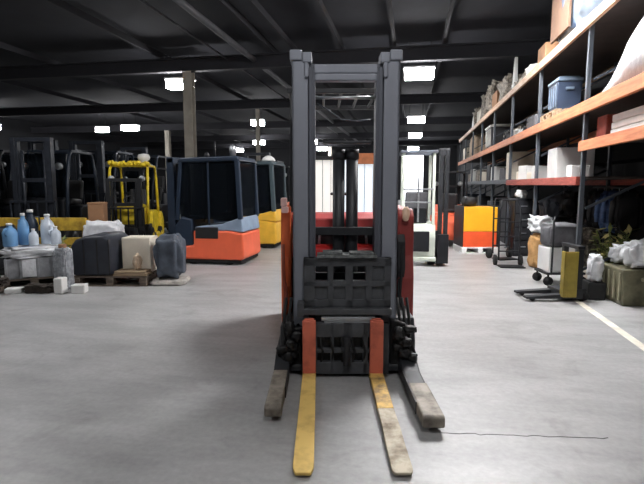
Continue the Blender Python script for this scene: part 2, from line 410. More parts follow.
# chassis body: orange side panels, red cowl, seat shelf
q = MB().prism([(.42,.10),(.42,.95),(.46,1.19),(.52,1.21),(1.6,1.21),(1.72,1.0),(1.72,.10)],'x',-.495,-.415)
o = hp(q,'side_panel',orange,.015); o['label'] = 'bright orange side panel on the left'
hp(MB().box(-.49,-.42,.395,.419,.30,.36),'hose_guard',orange,.01)
hp(MB().box(-.49,-.43,.39,.419,.55,.80),'hose_guard',orange,.01)
q = MB().prism([(.42,.22),(.42,.62),(.47,.80),(.47,1.12),(.53,1.18),(1.6,1.18),(1.72,1.0),(1.72,.22)],'x',.445,.58)
o = hp(q,'side_panel',brick_red,.02); o['label'] = 'dull red side panel on the right'
hp(MB().prism([(.44,.60),(.44,.98),(.40,.92),(.38,.7)],'x',.44,.50),'side_recess',vinyl,.005)
hp(MB().box(-.41,.44,.50,1.7,.10,.78),'battery_box',black_steel,.01)
hp(MB().prism([(.50,1.02),(.50,1.10),(.62,1.13),(.9,1.13),(.9,1.02)],'x',-.412,.442),'cowl',red,.012)
hp(MB().box(-.412,.442,.66,.70,.78,1.02),'cowl_recess',mat('recess_grey',(52,50,52),.6,0,.2,8),0)
for s in (-1,1):
    hp(MB().blob((s*.155+.015,.55,.78),(.25,.26,.10),.55,.08,2,s,3),'seat_pad',red_vinyl,0,True)
    hp(MB().cyl((s*.2+.01,.6,.86),(s*.19+.01,.62,1.03),.012,10),'cowl_strut',bright_steel,0,True)
hp(MB().box(-.49,-.44,.38,.43,1.20,1.27).box(-.485,-.43,.37,.42,1.15,1.20),'marker_light',mat('pink_white_lens',(236,196,190),.3),.01)
hp(MB().blob((.505,.44,1.08),(.06,.06,.12),.8,.1,2,1,3,False),'marker_light',mat('amber_lens',(244,206,176),.3),0,True)
for s in (-1,1):
    hp(MB().tube([(s*.475,.405,.9),(s*.47,.37,.7),(s*.46,.38,.5),(s*.475,.36,.32)],.012,8).tube([(s*.46,.41,.62),(s*.45,.36,.45),(s*.46,.37,.25)],.014,8),'hydraulic_hose',mat('rust_hose',(140,62,40),.6) if s<0 else rubber,0,True)
# overhead guard
for s in (-1,1):
    hp(MB().bar((s*.405,.52,1.15),(s*.405,.75,2.14),.05,.05),'guard_post',black_steel)
    hp(MB().bar((s*.405,1.66,1.1),(s*.405,1.6,2.14),.05,.05),'guard_post',black_steel)
q = MB().box(-.43,.43,.72,.76,2.13,2.17).box(-.43,.43,1.60,1.64,2.13,2.17)
for s in (-1,1): q.box(s*.43-.025,s*.43+.025,.72,1.64,2.13,2.17)
for k in range(5): q.box(-.30+.15*k-.012,-.30+.15*k+.012,.76,1.60,2.14,2.165)
hp(q,'overhead_guard',black_steel,.006)
hp(MB().cyl((.01,1.05,1.13),(.01,1.0,1.28),.02,12).tube([(.01+.09*math.cos(a*PI/8),1.0+.09*math.sin(a*PI/8),1.29) for a in range(17)],.012,8),'steering_wheel',vinyl,0,True)
for s in (-1,1):
    w_ = hp(MB().cyl((s*.36+.02,1.45,.15),(s*.46+.02,1.45,.15),.148,26),'drive_wheel',rubber,.01,True)
    hp(MB().cyl((s*.455+.02,1.45,.15),(s*.468+.02,1.45,.15),.08,18),'hub',mid_grey,0,True,w_)

# ------------------------------------------------------------------ generic counterbalance forklift (forks towards -Y)
def forklift(label, body, weight, guard, mastm, loc, rz, mast_h=2.15, seatm=vinyl, scale=1, group=None, glassed=False, name='forklift'):
    r = thing(name, label, 'forklift', loc, rz, group, scale)
    B = lambda mb, n, m, bev=.01, sm=False, p=None: mb.build(n, m, p or r, bev, sm)
    B(MB().prism([(-.95,.16),(-.95,.5),(-.8,.62),(-.45,.62),(-.40,.34),(.1,.34),(.1,.16)],'x',-.5,.5),'front_frame',graphite,.02)
    B(MB().prism([(-.12,.34),(-.12,.86),(-.05,.92),(.62,.92),(.70,.85),(.70,.34)],'x',-.46,.46),'hood',body,.03)
    B(MB().prism([(.1,.16),(.1,.34),(.70,.34),(.70,.88),(.86,.86),(1.05,.70),(1.08,.3),(1.0,.18)],'x',-.54,.54),'counterweight',weight,.05)
    B(MB().prism([(-.78,.62),(-.78,1.05),(-.66,1.12),(-.60,1.0),(-.55,.62)],'x',-.42,.42),'dashboard',body,.02)
    B(MB().blob((0,.22,.925),(.48,.46,.14),.5,.05,2,1,3),'seat',seatm,0,True)
    B(MB().box(-.23,.23,.40,.50,1.02,1.48,(-.16,0,0)),'backrest',seatm,.04)
    B(MB().cyl((0,-.66,1.08),(0,-.46,1.22),.022,10).tube([(.17*math.cos(a*PI/9),-.44+.15*math.sin(a*PI/9),1.23+.09*math.sin(a*PI/9)) for a in range(19)],.014,8),'steering_wheel',vinyl,0,True)
    for s in (-1,1):
        B(MB().tube([(s*.46,-.74,.6),(s*.46,-.66,1.4),(s*.45,-.52,1.98),(s*.44,-.42,2.06)],.034,8),'guard_post',guard,0,True)
        B(MB().tube([(s*.46,.68,.85),(s*.45,.60,1.7),(s*.44,.5,2.03),(s*.44,.42,2.07)],.034,8),'guard_post',guard,0,True)
    q = MB()
    for s in (-1,1): q.bar((s*.44,-.44,2.08),(s*.44,.46,2.08),.06,.05)
    for k in range(7): q.bar((-.44,-.42+.143*k,2.085),(.44,-.42+.143*k,2.085),.04,.03)
    B(q,'overhead_guard',guard,.005)
    for s in (-1,1):
        B(MB().box(*sorted((s*.40,s*.31)),-1.12,-1.10,.08,mast_h).box(*sorted((s*.40,s*.385)),-1.12,-.98,.08,mast_h).box(*sorted((s*.31,s*.26)),-1.10,-1.0,.10,mast_h-.05),'mast_channel',mastm,.004)
        B(MB().cyl((s*.22,-1.03,.2),(s*.22,-1.03,mast_h-.25),.03,12),'lift_cylinder',chrome if mastm is mid_grey else mastm,0,True)
        f = B(MB().prism([(-1.20,.06),(-1.20,.55),(-1.165,.55),(-1.165,.10),(-1.2,.10)],'x',s*.26-.05,s*.26+.05),'fork',steel_dark,.004)
        B(MB().prism([(-1.195,.06),(-1.195,.10),(-2.0,.075),(-2.0,.06)],'x',s*.26-.05,s*.26+.05),'blade',steel_dark,0,False,f)
        for yy,rr,xx in ((-.68,.27,.5),(.62,.23,.48)):
            w_ = B(MB().cyl((s*(xx-.14),yy,rr+.003),(s*(xx+.06),yy,rr+.003),rr,24),'wheel',rubber,.02,True)
            B(MB().cyl((s*(xx+.05),yy,rr),(s*(xx+.075),yy,rr),rr*.5,16),'hub',weight,0,True,w_)
        B(MB().cyl((s*.36,-.80,1.75),(s*.36,-.72,1.75),.07,16),'headlight',bright_steel,.005,True)
    for bx in ((-.40,.40,-1.11,-1.0,mast_h-.08,mast_h),(-.31,.31,-1.06,-1.02,mast_h*.62,mast_h*.62+.08),(-.4,.4,-1.02,-.98,.5,.6)): B(MB().box(*bx),'mast_crossbar',mastm,.004)
    q = MB().box(-.46,.46,-1.165,-1.12,.5,.58).box(-.46,.46,-1.165,-1.12,.18,.26)
    for k in range(6): q.box(-.46+.178*k,-.43+.178*k,-1.16,-1.13,.18,1.05)
    q.box(-.46,.46,-1.16,-1.13,1.02,1.06)
    B(q,'carriage',mastm,.003)
    if glassed: B(MB().box(-.42,.42,-.60,-.59,1.05,2.02),'added_windscreen',cab_glass,0)  # glass added to catch highlights on the dark trucks
    return r
YG = None
# yellow truck whose curved overhead guard stands out
YG = forklift('yellow truck with a curved yellow overhead guard beside the navy mast', lemon, lemon, lemon, graphite, W(-4.22,10.95), YAW+.15, 1.75, group=None, scale=.86)
MB().lathe([(.09,0),(.09,.10),(.14,.13),(.16,.2),(.13,.27),(.003,.29)],(.25,.1,2.12)).build('beacon', white_p, YG, 0, True)
wr = MB(); random.seed(5)
for k in range(26): wr.blob((-.46+.037*k,-.50+.05*random.random(),2.05+.05*random.random()),(.09,.10,.10),.8,.5,3,k,2,False)
wr.build('hose_wrap', lemon, YG, 0, True)
rows = [  # lat, D, turn, scale, kind, label
 (-5.75,10.8,4,1.0,1,'grey masted forklift behind the silver wrapped roll, first row'),
 (-7.1,10.8,-3,1.0,0,'dark forklift behind the blue jugs, first row at the left edge'),
 (-9.15,14.3,3,1.1,1,'grey masted forklift in the second row at the left edge'),
 (-7.6,14.2,3,1.1,0,'dark forklift in the second row over the silver wrapped roll'),
 (-6.2,14.2,2,1.1,1,'grey masted forklift in the second row left of the yellow overhead guard'),
 (-4.95,13.9,-3,.88,0,'dark forklift in the second row left of the cream column'),
 (-10.9,18,3,1.15,0,'dark forklift at the left end of the third row, beyond the blue jugs'),
 (-9.3,18,-3,1.25,1,'tallest grey masted forklift in the third row on the left'),
 (-7.8,18,5,1.15,0,'dark forklift in the third row under the twin lamps'),
 (-6.3,18,-2,1.15,1,'grey masted forklift in the third row behind the yellow overhead guard'),
 (-3.2,14.9,3,1.0,0,'dark forklift far behind the coral cab truck'),
 (-1.75,15.3,-4,1.0,1,'grey masted forklift far behind the domed yellow truck'),
 (-1.75,19.4,3,1.0,0,'dark forklift far behind, just left of the reach truck mast'),
]
proto = {}
for lat,d,tn,sc,kd,lb in rows:
    loc = W(lat,d); rz = YAW*.6+math.radians(tn)
    if kd not in proto:
        proto[kd] = forklift(lb, graphite, graphite, graphite if kd==0 else mat('dark_blue_guard',(30,38,50),.45,.1,.2,6), graphite if kd==0 else mast_worn, loc, rz, 2.05 if kd==0 else 2.3, scale=sc, group='parked dark forklifts', glassed=True)
    else: clone(proto[kd], loc, rz, lb, 'parked dark forklifts', sc)

# ------------------------------------------------------------------ cabbed electric trucks on the left (facing -X, base at near right corner)
def cab_truck(label, lower, hoodm, framem, loc, rz, scale, dome):
    r = thing('cab_forklift', label, 'forklift', loc, rz, None, scale)
    B = lambda mb, n, m, bev=.01, sm=False, p=None: mb.build(n, m, p or r, bev, sm)
    # x: -1.45 (front) .. 0 (rear), y: 0 near side .. 1.05 far side
    B(MB().prism([(-1.42,.09),(-1.42,.30),(-1.05,.34),(-1.05,.60),(-.28,.60),(-.02,.56),(0,.12),(-.06,.09)],'y',0,1.05),'lower_body',lower,.035)
    B(MB().box(-1.38,-.06,.03,1.02,.03,.09),'underframe',rubber,.01)
    B(MB().prism([(-1.02,.60),(-1.02,.66),(-.45,.72),(-.05,.84),(-.01,.58),(-.28,.60)],'y',.02,1.03),'hood',hoodm,.02)
    B(MB().box(-1.0,-.52,-.006,.02,.46,.66),'side_grille',vinyl,.01)
    B(MB().prism([(-1.40,.30),(-1.46,.66),(-1.3,.84),(-1.08,.80),(-1.05,.34)],'y',.02,1.03),'front_cowl',navy,.03)
    posts = [(-1.38,.0,.7,-1.28),( -.10,.0,.80,-.14)]
    for yy in (.05,1.0):
        B(MB().bar((-1.40,yy,.78),(-1.28,yy,1.82),.07,.07),'cab_post',framem,.01)
        B(MB().bar((-.07,yy,.80),(-.12,yy,1.82),.09,.09),'cab_post',framem,.015)
        B(MB().bar((-.72,yy,.70),(-.72,yy,1.80),.035,.035),'cab_post',framem,.005)
        B(MB().box(-1.33,-.12,yy-.004,yy+.004,.80,1.78),'side_window',cab_glass,0)
    B(MB().prism([(-1.34,1.78),(-1.30,1.86),(-.12,1.88),(-.05,1.80)],'y',0,1.05),'roof',framem,.02)
    B(MB().box(-.09,-.08,.1,.95,.85,1.76),'rear_window',cab_glass,0)
    B(MB().bar((-1.31,.12,.85),(-1.22,.12,1.72),.03,.02),'wiper_rail',mat('yellowed_strip',(196,190,128),.5),0)
    B(MB().blob((-.5,.52,.74),(.5,.5,.16),.5,.05,2,1,3),'seat',vinyl,0,True)
    B(MB().box(-.34,-.22,.28,.76,.86,1.40,(0,.12,0)),'backrest',vinyl,.04)
    B(MB().cyl((-1.05,.5,.72),(-.92,.5,1.12),.025,10).tube([(-.9+.1*math.sin(a*PI/8),.5+.17*math.cos(a*PI/8),1.13+.05*math.sin(a*PI/8)) for a in range(17)],.015,8),'steering_wheel',vinyl,0,True)
    for xx in (-1.1,-.32):
        for yy in (.02,.88):
            w_ = B(MB().cyl((xx,yy+.02,.19),(xx,yy+.14,.19),.187,24),'wheel',rubber,.015,True)
            B(MB().cyl((xx,yy+.01,.19),(xx,yy+.03,.19),.09,16),'hub',lower,0,True,w_)
    for yy in (.2,.8):
        B(MB().box(-1.66,-1.50,yy-.05,yy+.05,.06,1.86),'mast_channel',navy,.006)
        B(MB().box(-2.4,-1.67,yy-.05,yy+.05,.05,.085),'fork',steel_dark,.004)
    for bx in ((-1.64,-1.52,.15,.85,1.78,1.88),(-1.64,-1.52,.2,.8,1.0,1.08),(-1.53,-1.40,.3,.7,.3,.4)): B(MB().box(*bx),'mast_crossbar',navy,.006)
    B(MB().box(-1.68,-1.62,.05,.95,.1,.55),'carriage',navy,.006)
    if dome: B(MB().lathe([(.15,0),(.15,.02),(.12,.07),(.06,.11),(.005,.12)],(-.25,.3,1.89)),'dome_lamp',white_p,0,True)
    else:
        B(MB().lathe([(.06,0),(.06,.06),(.07,.08),(.07,.17),(.04,.2),(.003,.21)],(-.3,.3,1.88)),'beacon',bright_steel,0,True)
        B(MB().lathe([(.05,0),(.05,.05),(.03,.09),(.003,.1)],(-.85,.3,1.87)).box(-.7,-.67,.3,.33,1.87,2.15),'roof_fitting',graphite,0,True)
    return r
P = W(-1.33,8.15); ct = cab_truck('coral orange forklift with closed dark cab and slate blue hood', coral, slate_blue, navy, P, 0, 1, False); ct.scale = (.87,.92,.985)
P = W(-.98,10.4); cab_truck('yellow forklift with white dome on its cab, behind the coral one', yellow, yellow, teal_dark, P, 0, 1.0, True)

# ------------------------------------------------------------------ pale truck right of the mast
def pale_truck():
    r = thing('order_picker','pale celadon order picker truck with dark mast right of the reach truck','forklift',W(1.66,8.1),YAW*0+.05)
    B = lambda mb, n, m, bev=.01, sm=False, p=None: mb.build(n, m, p or r, bev, sm)
    B(MB().prism([(-.02,.16),(-.05,.5),(0,.72),(.9,.72),(1.0,.16)],'x',-.34,.24),'body',pale,.03)
    B(MB().box(-.26,.14,-.062,-.03,.26,.60),'access_hatch',graphite,.01)
    B(MB().box(-.34,.26,-.04,.06,.09,.165),'bumper',pale,.02)
    for s,x in ((-1,-.30),(1,.20)):
        B(MB().bar((x,.02,.7),(x,.08,1.9),.05,.05),'guard_post',pale,.008)
        B(MB().bar((x,.86,.7),(x,.82,1.9),.05,.05),'guard_post',pale,.008)
        w_ = B(MB().cyl((x-.06,.2,.133),(x+.06,.2,.133),.13,22),'wheel',rubber,.01,True)
        B(MB().cyl((x-.06,.8,.133),(x+.06,.8,.133),.13,22),'wheel',rubber,.01,True)
    q = MB()
    for y_ in (.05,.28,.5,.72): q.bar((-.36,y_,1.92),(.26,y_,1.92),.05,.04)
    q.bar((-.33,.02,1.92),(-.33,.86,1.92),.05,.04).bar((.23,.02,1.92),(.23,.86,1.92),.05,.04)
    B(q,'overhead_guard',mid_grey,.005)
    B(MB().bar((-.30,.03,1.3),(.20,.03,1.3),.03).bar((-.30,.03,1.08),(.20,.03,1.08),.025).bar((-.05,.03,.75),(-.05,.04,1.5),.03),'hand_rail',bright_steel,.004)
    B(MB().box(-.25,.15,.5,.62,.72,1.25),'backrest',grey_fab,.03)
    B(MB().box(-.12,.1,.1,.3,.72,.98),'control_console',graphite,.02)
    for x in (.29,.385):
        B(MB().box(x,x+.06,.05,.2,.06,1.95),'mast_channel',black_steel,.006)
    for bx in ((.28,.455,.06,.18,1.85,1.97),(.28,.455,.08,.16,.3,.42),(.22,.3,.1,.2,.25,.6)): B(MB().box(*bx),'mast_crossbar',black_steel,.006)
    B(MB().box(.28,.46,-.02,.04,.06,.55),'carriage',graphite,.006)
    B(MB().cyl((.29,.3,.18),(.42,.3,.18),.175,24),'drive_wheel',rubber,.02,True)
    return r
pale_truck()
#, YAW+math.radians(2), 'grey masted forklift in the aisle behind the red orange forklift')
forklift('red orange forklift squeezed beside the yellow and orange case', coral, coral, graphite, graphite, W(3.0,11.5), math.radians(178), 1.7, scale=.8)

# yellow over orange case on pallet
def pallet(label, loc, rz, sx=1.2, sy=.8, m=wood, group=None, h_=.13):
    r = thing('pallet', label, 'pallet', loc, rz, group)
    q = MB(); n = max(4,int(sy/.12))
    for k in range(n):
        y_ = -sy/2+(k+.5)*sy/n
        q.box(-sx/2,sx/2,y_-.045,y_+.045,h_-.022,h_)
    q.build('deck', m, r)
    for x in (-sx/2+.05,0,sx/2-.05): MB().box(x-.045,x+.045,-sy/2,sy/2,.018,h_-.0225).build('stringer', m, r)
    q = MB()
    for y_ in (-sy/2+.06,0,sy/2-.06): q.box(-sx/2,sx/2,y_-.05,y_+.05,.0,.0175)
    q.build('bottom_board', m, r)
    return r
def carton_box(label, loc, rz, size, m=carton, name='carton', cat='box', group=None, tape=None):
    sx,sy,sz = size
    r = thing(name, label, cat, loc, rz, group)
    MB().box(-sx/2,sx/2,-sy/2,sy/2,0,sz).build('body', m, r, .012)
    q = MB().box(-sx/2+.004,-.004,-sy/2+.004,sy/2-.004,sz,sz+.006).box(.004,sx/2-.004,-sy/2+.004,sy/2-.004,sz,sz+.006)
    q.build('flap', m, r)
    if tape: MB().box(-.03,.03,-sy/2-.002,sy/2+.002,sz+.0065,sz+.009).build('tape', tape, r)
    return r
def lump(label, loc, rz, size, m, name='sack', cat='bag', pw=.5, amp=.2, freq=2.5, seed=0, amp2=.05, group=None):
    o = MB().blob((0,0,0),size,pw,amp,freq,seed,4,True,amp2).build(name, m, None, 0, True, loc, rz)
    return tag(o, label, cat, group)
C = W(3.17,9.95)
pallet('white painted pallet under the yellow and orange case', C, YAW, .74,.7, white_p)
r = thing('battery_case','two tone case, yellow above and orange below, on a white pallet','box',C+Vector((0,0,.1305)),YAW)
MB().box(-.335,.335,-.30,.30,0,.31).build('lower_half', mat('case_orange',(226,86,42),.5,0,.06), r, .015)
MB().box(-.335,.335,-.30,.30,.312,.80).build('upper_half', mat('case_yellow',(236,170,30),.5,0,.05), r, .015)
MB().box(-.36,-.338,-.30,.31,0,.82).box(.338,.37,-.30,.31,0,.82).box(-.36,.37,.302,.33,0,.82).build('outer_frame', black_steel, r, .004)
MB().blob((-.15,0,.802),(.28,.3,.2),.6,.2,2,3,3).build('cable_coil', vinyl, r, 0, True)

# ------------------------------------------------------------------ lit white booth seen through the mast
r = thing('glazed_booth','white booth with tall lit panes seen through the reach truck mast','booth',W(.62,17.2),YAW)
MB().box(-1.35,1.35,.25,2.2,0,.12).build('base', mid_grey, r)
MB().box(-1.35,1.35,2.0,2.2,.12,2.25).box(-1.35,-1.2,.3,2.0,.12,2.25).box(1.2,1.35,.3,2.0,.12,2.25).build('wall_panel', white_p, r)
MB().box(-1.4,1.4,.1,2.2,2.25,2.38).build('roof', graphite, r, .01)
for k,x in enumerate((-1.2,-.6,0,.6)):
    o = MB().box(x+.012,x+.588,.28,.31,.12,2.25).build('lit_pane', emis('lit_pane_warm',(236,232,226),.42) if k<2 else emis('lit_pane_cool',(222,232,242),.48), r)
    MB().box(x-.012,x+.012,.26,.32,.12,2.25).bar((x+.3,.27,.12),(x+.3,.27,2.25),.02).build('mullion', mat('mullion_grey',(150,156,166),.5), r)
MB().box(.42,1.2,.06,.095,2.1,2.48).build('fascia_board', mat('fascia_orange',(190,112,66),.6), r, .005)
# ------------------------------------------------------------------ clutter at the left
L0 = W(-4.0,6.65); LR = YAW+.5
pallet('dark old pallet under the grey crate of bottles', L0, LR, .75,.62, old_wood)
pallet('old pallet on the floor at the left edge of the photo, loaded with offcuts', W(-4.52,5.93), YAW+.15, .9,.28, old_wood, h_=.11)
r = thing('crate','grey ribbed plastic crate with white film on its top','crate',L0+Vector((0,0,.1305)),LR)
q = MB().box(-.33,.33,-.27,.27,0,.02)
q.box(-.33,.33,-.27,-.25,.02,.27).box(-.33,.33,.25,.27,.02,.27).box(-.33,-.31,-.25,.25,.02,.27).box(.31,.33,-.25,.25,.02,.27)
for x in (-.315,-.15,.05,.22,.315): q.box(x-.015,x+.015,-.285,-.27,0,.27)
q.build('shell', mat('crate_grey',(156,158,162),.5,0,.3,5,rgb2=(104,106,110)), r, .005)
MB().box(-.13,.03,-.289,-.286,.02,.26).build('label_sheet', white_film, r)
lump('crumpled white film spilling over the grey crate', L0+Vector((0,0,.403)), LR, (.68,.56,.13), white_film, 'plastic_film','film', .45,.35,4,3,.15)
def bottle(label, loc, m, hgt=.36, rr=.075, tilt=0):
    r = thing('jug', label, 'bottle', loc, random.random()*6, 'jugs on the grey crate')
    MB().lathe([(rr*.9,0),(rr,.015),(rr,hgt*.6),(rr*.85,hgt*.72),(rr*.4,hgt*.86),(rr*.35,hgt*.95)],n=18).build('body', m, r, 0, True)
    MB().lathe([(rr*.42,hgt*.95),(rr*.42,hgt*1.03),(rr*.3,hgt*1.04)],n=14).build('cap', white_p if m is not white_p else blue_p, r, 0, True)
    MB().tube([(rr*.5,0,hgt*.82),(rr*1.25,0,hgt*.8),(rr*1.3,0,hgt*.6),(rr*.98,0,hgt*.5)],.012,8).build('handle', m, r, 0, True)
    r.rotation_euler.x = tilt
clear_p = mat('cloudy_plastic',(206,216,228),.35,0,.1)
for i,(x,y_,m,hh,rr,lb) in enumerate([(-.30,-.1,blue_p,.30,.09,'short wide blue jug, leftmost on the crate'),(-.12,.02,blue_p,.42,.07,'tall slim blue jug second from the left on the crate'),
   (.02,-.14,clear_p,.22,.06,'small cloudy bottle in front of the tall blue jug'),(.22,.05,clear_p,.40,.09,'big cloudy jug with white cap, right end of the crate'),
   (.33,-.10,clear_p,.24,.07,'short cloudy bottle at the right front of the crate'),(-.02,.17,navy,.46,.09,'dark navy canister standing behind the jugs')]):
    p = L0+Matrix.Rotation(LR,3,'Z')@Vector((x*.85,y_*.9,.552)); bottle(lb, p, m, hh, rr)
for i,(lat,d,sx,sz,lb) in enumerate([(-3.33,6.06,.11,.20,'white canister standing on the floor beside the silver wrap'),(-3.10,6.08,.17,.11,'low white block on the floor before the navy cover'),
    (-4.42,5.95,.13,.14,'white block resting on the left edge pallet'),(-3.95,6.1,.2,.06,'flat white slab on the floor before the grey crate'),(-4.75,6.02,.14,.2,'white carton at the very left edge of the photo')]):
    o = MB().box(-sx/2,sx/2,-.07,.07,0,sz).build('white_block', white_p, None, .012, False, W(lat,d,0.1105 if d<6.05 else 0), YAW+.1*i); tag(o, lb, 'block', 'white blocks on the floor')
# scrap offcuts
for i,(lat,d,lb) in enumerate([(-4.14,5.98,'dark twisted offcut on the left edge pallet beside a white block'),(-3.62,6.1,'dark offcut lying on the floor before the grey crate')]):
    o = MB().blob((0,0,0),(.36,.16,.11),.5,.5,3,i+4,3,True,.2).build('offcut', mat('burnt_brown',(56,48,42),.8,0,.4,18,.5), None,0,False,W(lat,d,.1105 if i==0 else 0),YAW); tag(o, lb,'scrap')
r = thing('wrapped_roll','upright roll in crinkled silver wrap beside the grey crate','roll',W(-3.40,6.29),0)
MB().blob((0,0,0),(.20,.18,.56),.42,.1,4,5,4,True,.1).build('wrap', silver_film, r, 0, False)
MB().cyl((0,0,.52),(0,0,.60),.05,16).build('core', carton, r, .004, True)
P0 = W(-2.88,6.8)
pallet('pale wooden pallet under the cream carton and navy cover', P0, YAW, 1.0,.7, old_wood, h_=.14)
# stacked planks on the pallet front
for i,(x0,x1,zz) in enumerate(((.04,.50,.1405),(.06,.48,.1735))):
    o = MB().box(x0,x1,-.33,-.10,0,.032).build('plank', wood, None, .004, False, P0+Vector((0,0,zz)), YAW); tag(o, ('lower' if i==0 else 'upper')+' loose plank lying across the front of the pale pallet','plank')
r = thing('covered_block','block under a rounded glossy navy cover on the pallet','cover',P0+Matrix.Rotation(YAW,3,'Z')@Vector((-.24,.02,.1405)),YAW)
q = MB().prism([(-.27,0),(-.29,.40),(-.22,.49),(-.1,.54),(.17,.555),(.25,.50),(.27,.40),(.25,0)],'y',-.34,.34)
q.build('cover', navy_tarp, r, .04, True)
for x in (-.1,.08,.24): MB().box(x-.008,x+.008,-.352,-.342,.02,.50).build('seam', vinyl, r)
lump('rumpled white sheet lying on top behind the navy cover', W(-3.5,7.75,.0), YAW, (.6,.3,.80), white_film, 'white_sheet','sheet', .4,.15,3,6,.06)
r = carton_box('cream carton on the planks beside the navy cover', P0+Matrix.Rotation(YAW,3,'Z')@Vector((.27,.10,.1405)), YAW, (.40,.34,.49), cream)
lump('small beige toy shaped bundle before the cream carton', P0+Matrix.Rotation(YAW,3,'Z')@Vector((.33,-.19,.207)), 0, (.11,.12,.20), cream_sack, 'bundle','bundle', .8,.4,2,5,.1)
lump('slate blue tarp bundle on the floor between pallet and coral truck', W(-2.13,6.72,.075), .3, (.38,.40,.62), slate_tarp, 'tarp_bundle','tarp', .55,.3,2.2,8,.08)
o = MB().blob((0,0,0),(.5,.42,.07),.4,.2,2,4,3).build('stone_slab', mat('pale_stone',(170,166,160),.8,0,.3,14), None,0,True,W(-2.13,6.7,0),.2); tag(o,'pale stone slab under the slate tarp bundle','slab')
# green plant behind the silver roll and yellow guard rail
def leafy(label, loc, hgt, n, seed, flower=False, pot=True, spread=.25):
    random.seed(seed)
    r = thing('potted_plant', label, 'plant', loc, 0)
    z0 = 0
    if pot:
        MB().lathe([(.10,0),(.13,.2),(.14,.22),(.12,.22),(.11,.19)],n=18).build('pot', terracotta, r, 0, True); z0 = .18
    st, lf, fl = MB(), MB(), MB()
    for k in range(n):
        a = random.random()*6.28; sp = spread*(.3+.7*random.random()); hh = hgt*(.6+.4*random.random())
        pts = [(.03*math.cos(a),.03*math.sin(a),z0),(sp*.4*math.cos(a),sp*.4*math.sin(a),z0+(hh-z0)*.5),(sp*math.cos(a),sp*math.sin(a),hh)]
        st.tube(pts,.006,5)
        for j in range(8):
            t = .25+.75*j/7; b0 = Vector(pts[1]).lerp(Vector(pts[2]), max(0,t*2-1)) if t>.5 else Vector(pts[0]).lerp(Vector(pts[1]), t*2)
            d = Vector((random.uniform(-1,1),random.uniform(-1,1),random.uniform(-.2,.7))).normalized()*(.10+.06*random.random())
            s_ = d.cross(Vector((0,0,1))).normalized()*.032
            tgt = fl if flower and random.random()<.45 else lf
            vs = [tgt.bm.verts.new(v) for v in (b0, b0+d*.5+s_, b0+d, b0+d*.5-s_)]; tgt.bm.faces.new(vs)
            vs = [tgt.bm.verts.new(v) for v in (b0, b0+d*.5+s_+Vector((0,0,.004)), b0+d, b0+d*.5-s_+Vector((0,0,.004)))]; tgt.bm.faces.new(vs[::-1])
    st.build('stems', leaf_m, r); lf.build('leaves', leaf_m, r)
    if flower: fl.build('flowers', leaf_y, r)
leafy('small green leafy plant behind the silver wrapped roll', W(-4.3,7.75), .62, 12, 3)
r = thing('guard_rail','low yellow guard rail before the parked dark forklifts','guard rail',W(-5.6,8.2),YAW)
for zz in (.26,.60): MB().box(-2.3,1.6,-.03,.03,zz,zz+.22).build('rail', mat('rail_yellow',(206,172,60),.6,0,.3,7,rgb2=(140,110,40)), r, .01)
for k in range(4): MB().box(-2.2+1.23*k,-2.1+1.23*k,.031,.13,0,.78).build('post', MATS['rail_yellow'], r, .01)
r = thing('cardboard_tube','tall tan cardboard column standing among the dark forklifts','tube',W(-4.05,8.75),.3)
MB().box(-.13,.13,-.13,.13,0,1.02).build('sleeve', carton, r, .01); MB().box(-.135,.135,-.135,.135,1.02,1.06).build('cap', carton, r, .01)
lump('black wrapped machine at the left edge behind the blue jugs', W(-5.35,7.45), YAW, (1.2,.5,.74), graphite, 'wrapped_machine','machine', .4,.2,3,3,.08)

# ------------------------------------------------------------------ pallet racking on the right
RX0, RX1 = 2.05, 3.25
r = thing('pallet_racking','long orange beamed pallet racking along the right wall','racking',(0,0,0),0)
posts = [1.95+2.3*k for k in range(10)]
for k,yy in enumerate(posts):
    for x in (RX0,RX1-.07): MB().box(x,x+.05,yy-.03,yy+.03,.012,3.355).box(x-.03,x+.115,yy-.07,yy+.07,.001,.012).build('upright', rack_post, r, .004)
    q = MB()
    for j in range(4): q.bar((RX0+.08,yy,.3+.78*j),(RX1-.09,yy,.3+.78*(j+1)-.25),.03)
    q.build('brace', rack_post, r)
LA, LB = 3.30, 2.30
def level(za, ya, yb, bm_, h_=.13, deck=True):
    MB().box(RX0-.05,RX0-.002,ya,yb,za-h_/2,za+h_/2).build('beam', bm_, r, .006)
    MB().box(RX1+.002,RX1+.05,ya,yb,za-h_/2,za+h_/2).build('beam', bm_, r, .006)
    if deck: MB().box(RX0,RX1,ya,yb,za+h_/2-.02,za+h_/2).build('deck', deck_mat, r)
for a,c in zip(posts,posts[1:]):
    level(LA,a,c,rack_pale,.12); level(LB,a,c,rack_orange,.14)
    if c < 6.7: level(1.84,a,c,rack_orange,.12)
    elif a < 11: level(1.42,a,c,rack_red,.11)
    elif a < 20: level(1.44,a,c,rack_post,.10)
ZA, ZB, ZC, ZN = LA+.061, LB+.071, 1.476, 1.901
